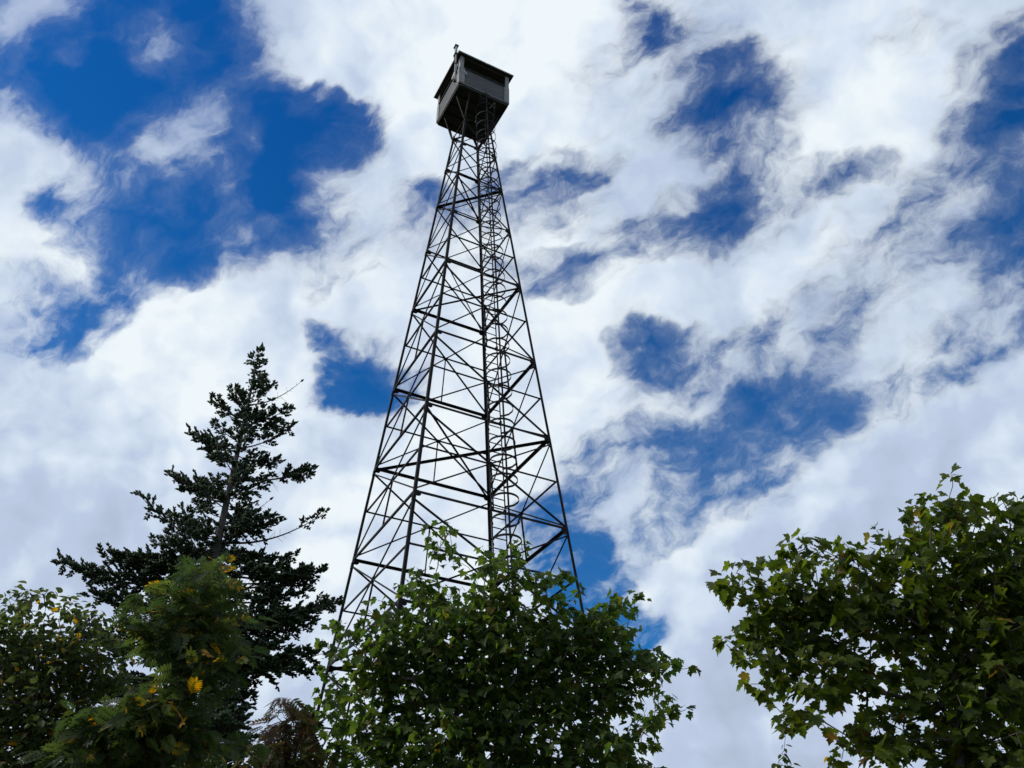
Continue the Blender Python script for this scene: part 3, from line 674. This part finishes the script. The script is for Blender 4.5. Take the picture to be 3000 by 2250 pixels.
# local features: x, y, rx, ry, tilt, value
CST = [(630, 360, 110, 48, -48, .88), (475, 490, 120, 66, -52, .95), (640, 480, 60, 45, 0, .5), (440, 120, 140, 50, 45, .52), (163, 75, 35, 40, 0, .6), (40, 30, 80, 60, 0, .55), (230, 1000, 30, 60, 25, .25), (335, 850, 42, 48, 20, .25), (80, 870, 60, 40, 0, .3), (130, 563, 60, 50, 0, .4),
 (690, 620, 55, 60, 0, .78), (710, 720, 70, 60, 0, .72), (1005, 345, 60, 40, 20, .05), (850, 590, 90, 150, 0, 0), (560, 640, 110, 100, 0, .05), (590, 760, 130, 45, 15, .2), (1260, 580, 55, 45, 0, .1), (1590, 510, 30, 75, 30, .05), (1715, 505, 35, 35, 0, .25), (1505, 600, 45, 40, 0, .05), (1885, 70, 60, 55, 20, .3),
 (2100, 215, 60, 65, 0, .05), (2140, 290, 40, 40, 0, .3), (2090, 375, 115, 48, 0, 0), (2020, 330, 40, 40, 0, .2), (2220, 310, 45, 40, 0, .15), (1640, 790, 130, 34, 8, .1), (1760, 760, 90, 40, -25, .25), (2110, 650, 85, 75, 0, 0), (2200, 520, 130, 36, -15, .25), (2440, 520, 120, 28, 0, .33), (2670, 620, 70, 60, 0, .4),
 (2930, 560, 80, 170, 0, 0), (2960, 760, 70, 170, 0, 0), (2960, 320, 70, 80, 0, .05), (2985, 140, 50, 60, 0, .15), (2970, 475, 45, 40, 0, .65), (2820, 600, 50, 75, 20, .7), (1900, 1030, 95, 52, 15, .05), (2230, 1160, 150, 60, -10, .08), (2380, 940, 60, 45, 0, .3), (2550, 860, 80, 45, -30, .3), (2640, 1110, 80, 50, -25, .15),
 (1940, 1290, 75, 35, -8, .12), (1765, 1335, 38, 38, 0, .25), (2290, 1425, 38, 75, 30, .25), (1080, 1110, 72, 46, 0, 0), (965, 1010, 26, 60, -15, .35), (1695, 1600, 45, 140, -8, .55), (1870, 1815, 40, 75, 20, .25), (1560, 1500, 55, 50, 0, .4), (100, 900, 130, 110, 0, .58), (2350, 1280, 90, 40, -20, .5), (2750, 900, 110, 200, 35, .85), (765, 310, 35, 70, 0, 0), (330, 650, 70, 70, 0, 0), (800, 440, 60, 90, 0, 0), (2000, 1490, 150, 60, -38, .48), (2190, 1335, 120, 50, -38, .42), (2440, 1175, 120, 42, -30, .36), (1770, 1650, 50, 85, -20, .55), (95, 980, 150, 90, -20, .56), (330, 730, 90, 55, 30, .35)]
BST = [(1100, 60, 220, 120, 0, .97), (800, 100, 60, 60, 0, .55), (2440, 420, 180, 130, 0, .97), (1700, 950, 150, 200, 0, 1.), (580, 980, 320, 190, 0, 1.), (60, 640, 150, 150, 0, .92), (340, 1290, 260, 120, 0, .72), (200, 1500, 260, 110, 0, .58), (560, 1500, 200, 120, 0, .72), (2140, 1500, 60, 55, 0, 1.08), (1930, 1650, 110, 40, -50, 1.08),
 (2480, 1260, 70, 50, 0, 1.08), (2300, 1440, 150, 40, -38, 1.08), (2640, 1180, 150, 60, -30, 1.), (2260, 1720, 240, 170, -30, .52), (2080, 2020, 220, 180, 0, .46), (2720, 1380, 260, 140, -20, .6), (1850, 1900, 70, 80, 0, .95), (100, 230, 120, 80, 0, .5), (2300, 700, 200, 60, 10, .75)]
def strokes(base, lst, X, Y):
    for x, y, rx, ry, t, val in lst:
        if lst is CST and 1500 < x < 2800 and val < .45: rx *= .92; ry *= .72; t = t-18 if abs(t) < 20 else t
        c, s_ = math.cos(R(t)), math.sin(R(t)); dx, dy = X-x, Y-y
        q = ((dx*c+dy*s_)/rx)**2+((-dx*s_+dy*c)/ry)**2
        w = math.exp(-.30*q-.25*q*q); base += ((max(val, .08) if x > 1500 and lst is CST else val)-base)*w
    return base
EL0, EL1, NR, NC = 12., 64., 38, 32
wd = bpy.data.worlds.new('World'); S.world = wd; wd.use_nodes = True; nt = wd.node_tree; nt.nodes.clear(); L = nt.links
def mth(op, a, b=None, c=None, clamp=False):
    n = nt.nodes.new('ShaderNodeMath'); n.operation = op; n.use_clamp = clamp
    for k, v in enumerate((a, b, c)):
        if v is None: continue
        if isinstance(v, (int, float)): n.inputs[k].default_value = v
        else: L.new(v, n.inputs[k])
    return n.outputs[0]
def vmt(op, a, b=None, c=None):
    n = nt.nodes.new('ShaderNodeVectorMath'); n.operation = op
    for k, v in enumerate((a, b, c)):
        if v is None: continue
        if op == 'SCALE' and k == 1: k = 3
        if isinstance(v, (int, float)): n.inputs[k].default_value = v
        elif isinstance(v, tuple): n.inputs[k].default_value = v
        else: L.new(v, n.inputs[k])
    return n.outputs['Value'] if op in ('DOT_PRODUCT', 'LENGTH') else n.outputs['Vector']
def noise(vec, scale, detail, rough, col=False, dist=0.):
    n = N(nt, 'ShaderNodeTexNoise', Scale=scale, Detail=detail, Roughness=rough, Distortion=dist); L.new(vec, n.inputs['Vector'])
    return n.outputs['Color' if col else 'Fac']
def smooth(x, lo, hi):
    n = nt.nodes.new('ShaderNodeMapRange'); n.interpolation_type = 'SMOOTHSTEP'
    for k, v in ((0, x), (1, lo), (2, hi)):
        if isinstance(v, (int, float)): n.inputs[k].default_value = v
        else: L.new(v, n.inputs[k])
    return n.outputs[0]
tc = nt.nodes.new('ShaderNodeTexCoord'); D = tc.outputs['Generated']
w1 = vmt('SUBTRACT', noise(D, 7., 4., .6, True), (.5, .5, .5)); w2 = vmt('SUBTRACT', noise(D, 26., 3., .6, True), (.5, .5, .5))
DW = vmt('MULTIPLY_ADD', w1, (.075, .075, .075), D); DW = vmt('MULTIPLY_ADD', w2, (.022, .022, .022), DW); DW = vmt('NORMALIZE', DW)
sx = nt.nodes.new('ShaderNodeSeparateXYZ'); L.new(DW, sx.inputs[0])
az = mth('ARCTAN2', sx.outputs[0], sx.outputs[1]); el = mth('ARCSINE', sx.outputs[2])
AH = lambda d: 29.+(d-12.)*.5              # half width of the charted strip of sky, degrees of azimuth
u = mth('MULTIPLY_ADD', mth('DIVIDE', az, mth('MULTIPLY_ADD', mth('MAXIMUM', el, 0.), .5, R(29-6.))), .5, .5, True)
v = mth('MINIMUM', mth('MAXIMUM', mth('MULTIPLY_ADD', el, 180/math.pi/(EL1-EL0)*(NR-1), -EL0/(EL1-EL0)*(NR-1)), 0.), NR-1.)
acc = None; CMi = CMn.T
for i in range(NR):
    e_ = R(EL0+(EL1-EL0)*i/(NR-1)); st = []
    for j in range(NC):
        a_ = R(AH(EL0+(EL1-EL0)*i/(NR-1))*(2*j/(NC-1)-1)); dv = np.array([math.sin(a_)*math.cos(e_), math.cos(a_)*math.cos(e_), math.sin(e_)])
        c = CMi @ dv; X, Y = 1500+F*c[0]/-c[2], 1125-F*c[1]/-c[2]
        uu, vv = min(max(X/3000, 0), 1), min(max(Y/2250, 0), 1)
        st.append((j/(NC-1), (strokes(sample(COV, uu, vv), CST, X, Y), strokes(sample(BRI, uu, vv), BST, X, Y), sample(SHP, uu, vv))))
    rp = ramp(nt, st, 'B_SPLINE'); L.new(u, rp.inputs[0])
    wgt = mth('SUBTRACT', 1., mth('ABSOLUTE', mth('SUBTRACT', v, float(i))), clamp=True)
    cv = nt.nodes.new('ShaderNodeCombineXYZ')
    for k in range(3): L.new(wgt, cv.inputs[k])
    acc = vmt('MULTIPLY', rp.outputs[0], cv.outputs[0]) if acc is None else vmt('MULTIPLY_ADD', rp.outputs[0], cv.outputs[0], acc)
sp3 = nt.nodes.new('ShaderNodeSeparateXYZ'); L.new(acc, sp3.inputs[0]); cov, bri, shp = sp3.outputs
off = (float(sv.x)*.03, float(sv.y)*.03, float(sv.z)*.03)
sd_ = unit(np.array([math.cos(R(32)), -math.sin(PITCH)*math.sin(R(32)), math.cos(PITCH)*math.sin(R(32))]))   # the wind drew the high cloud out this way
DA = vmt('MULTIPLY_ADD', vmt('SCALE', tuple(float(q) for q in sd_), vmt('DOT_PRODUCT', DW, tuple(float(q) for q in sd_))), (-.5, -.5, -.5), DW)
n1 = noise(DA, 13., 12., .60); r0_ = noise(DW, 11., 4., .5); n1b = noise(vmt('ADD', DW, off), 11., 4., .5)
n2 = noise(DW, 40., 6., .65)
n3 = noise(DA, 30., 8., .58)
def billow(vec):                            # rounded cauliflower bumps with creases between them
    a = mth('ABSOLUTE', mth('MULTIPLY_ADD', noise(vec, 10., 1., .5), 2., -1.)); b = mth('ABSOLUTE', mth('MULTIPLY_ADD', noise(vec, 25., 1., .5), 2., -1.))
    return mth('MULTIPLY_ADD', b, .5, a)
DS = vmt('MULTIPLY_ADD', w1, (.03, .03, .03), D); DS = vmt('MULTIPLY_ADD', w2, (.012, .012, .012), DS)
bl = billow(DS); blo = billow(vmt('ADD', DS, tuple(.7*q for q in off)))
bmp = mth('MULTIPLY', smooth(shp, .4, .8), mth('SUBTRACT', bl, .36))
nn = mth('ADD', mth('ADD', mth('MULTIPLY', mth('SUBTRACT', n1, .5), 1.35), mth('MULTIPLY', mth('SUBTRACT', n2, .5), .28)), mth('MULTIPLY', mth('SUBTRACT', n3, .5), .85))
cc0 = mth('ADD', mth('MULTIPLY_ADD', cov, .74, .13), mth('ADD', mth('MULTIPLY', smooth(cov, .72, 1.), .34), mth('MULTIPLY', smooth(mth('SUBTRACT', .2, cov), 0., .2), -.24)))
cc = mth('ADD', mth('MULTIPLY_ADD', bmp, .6, cc0), mth('MULTIPLY', nn, mth('MULTIPLY_ADD', shp, -.45, 1.15)))
lo = mth('MULTIPLY_ADD', shp, .12, .33); hi = mth('MULTIPLY_ADD', shp, -.58, 1.22)
veil = mth('MULTIPLY', smooth(cc, .02, 1.0), mth('MULTIPLY_ADD', n2, .9, -.05))
a0 = smooth(cc, lo, hi); alpha = mth('ADD', a0, mth('MULTIPLY', mth('SUBTRACT', 1., a0), mth('MULTIPLY', veil, mth('MAXIMUM', mth('MULTIPLY_ADD', shp, -1.45, 1.1), .05))), clamp=True)
relief = mth('SUBTRACT', r0_, n1b)
b2_ = mth('ADD', mth('MULTIPLY_ADD', relief, .8, mth('MULTIPLY', bri, .96)), mth('MULTIPLY', mth('SUBTRACT', noise(DW, 7., 7., .55), .5), .5))
b2_ = mth('ADD', b2_, mth('MULTIPLY', mth('SUBTRACT', 1., alpha), .52)); b2_ = mth('ADD', b2_, mth('MULTIPLY', smooth(shp, .3, .8), mth('MULTIPLY_ADD', mth('SUBTRACT', bl, blo), .30, mth('MULTIPLY', mth('SUBTRACT', bl, .36), .10))))
cr = ramp(nt, [(.30, (.43, .51, .65)), (.62, (.51, .605, .78)), (.82, (.68, .775, .90)), (1.0, (.86, .93, .97))]); L.new(b2_, cr.inputs[0])
sky = nt.nodes.new('ShaderNodeTexSky'); sky.sky_type = 'NISHITA'; sky.sun_disc = False
sky.sun_elevation = SUN_EL; sky.sun_rotation = SUN_AZ; sky.altitude = 600; sky.ozone_density = 3.; sky.dust_density = .3; sky.air_density = 1.
SKS = .1
tmx = nt.nodes.new('ShaderNodeMix'); tmx.data_type = 'RGBA'; L.new(smooth(el, R(62), R(18)), tmx.inputs[0])
tmx.inputs[6].default_value = (.04, .58, 1.2, 1); tmx.inputs[7].default_value = (.12, .76, 1.24, 1)
tint = vmt('MULTIPLY', sky.outputs[0], tmx.outputs[2])
mx = nt.nodes.new('ShaderNodeMix'); mx.data_type = 'RGBA'; L.new(alpha, mx.inputs[0]); L.new(tint, mx.inputs[6])
cs = vmt('SCALE', cr.outputs[0], 1/SKS); L.new(cs, mx.inputs[7])
bg = nt.nodes.new('ShaderNodeBackground'); bg.inputs[1].default_value = SKS; L.new(mx.outputs[2], bg.inputs[0])
wo = nt.nodes.new('ShaderNodeOutputWorld'); L.new(bg.outputs[0], wo.inputs[0])

S.view_settings.view_transform = 'Standard'; S.view_settings.look = 'None'; S.view_settings.gamma = 1; S.view_settings.exposure = 0
S.cycles.max_bounces = 8; S.cycles.transmission_bounces = 4; S.cycles.use_denoising = True
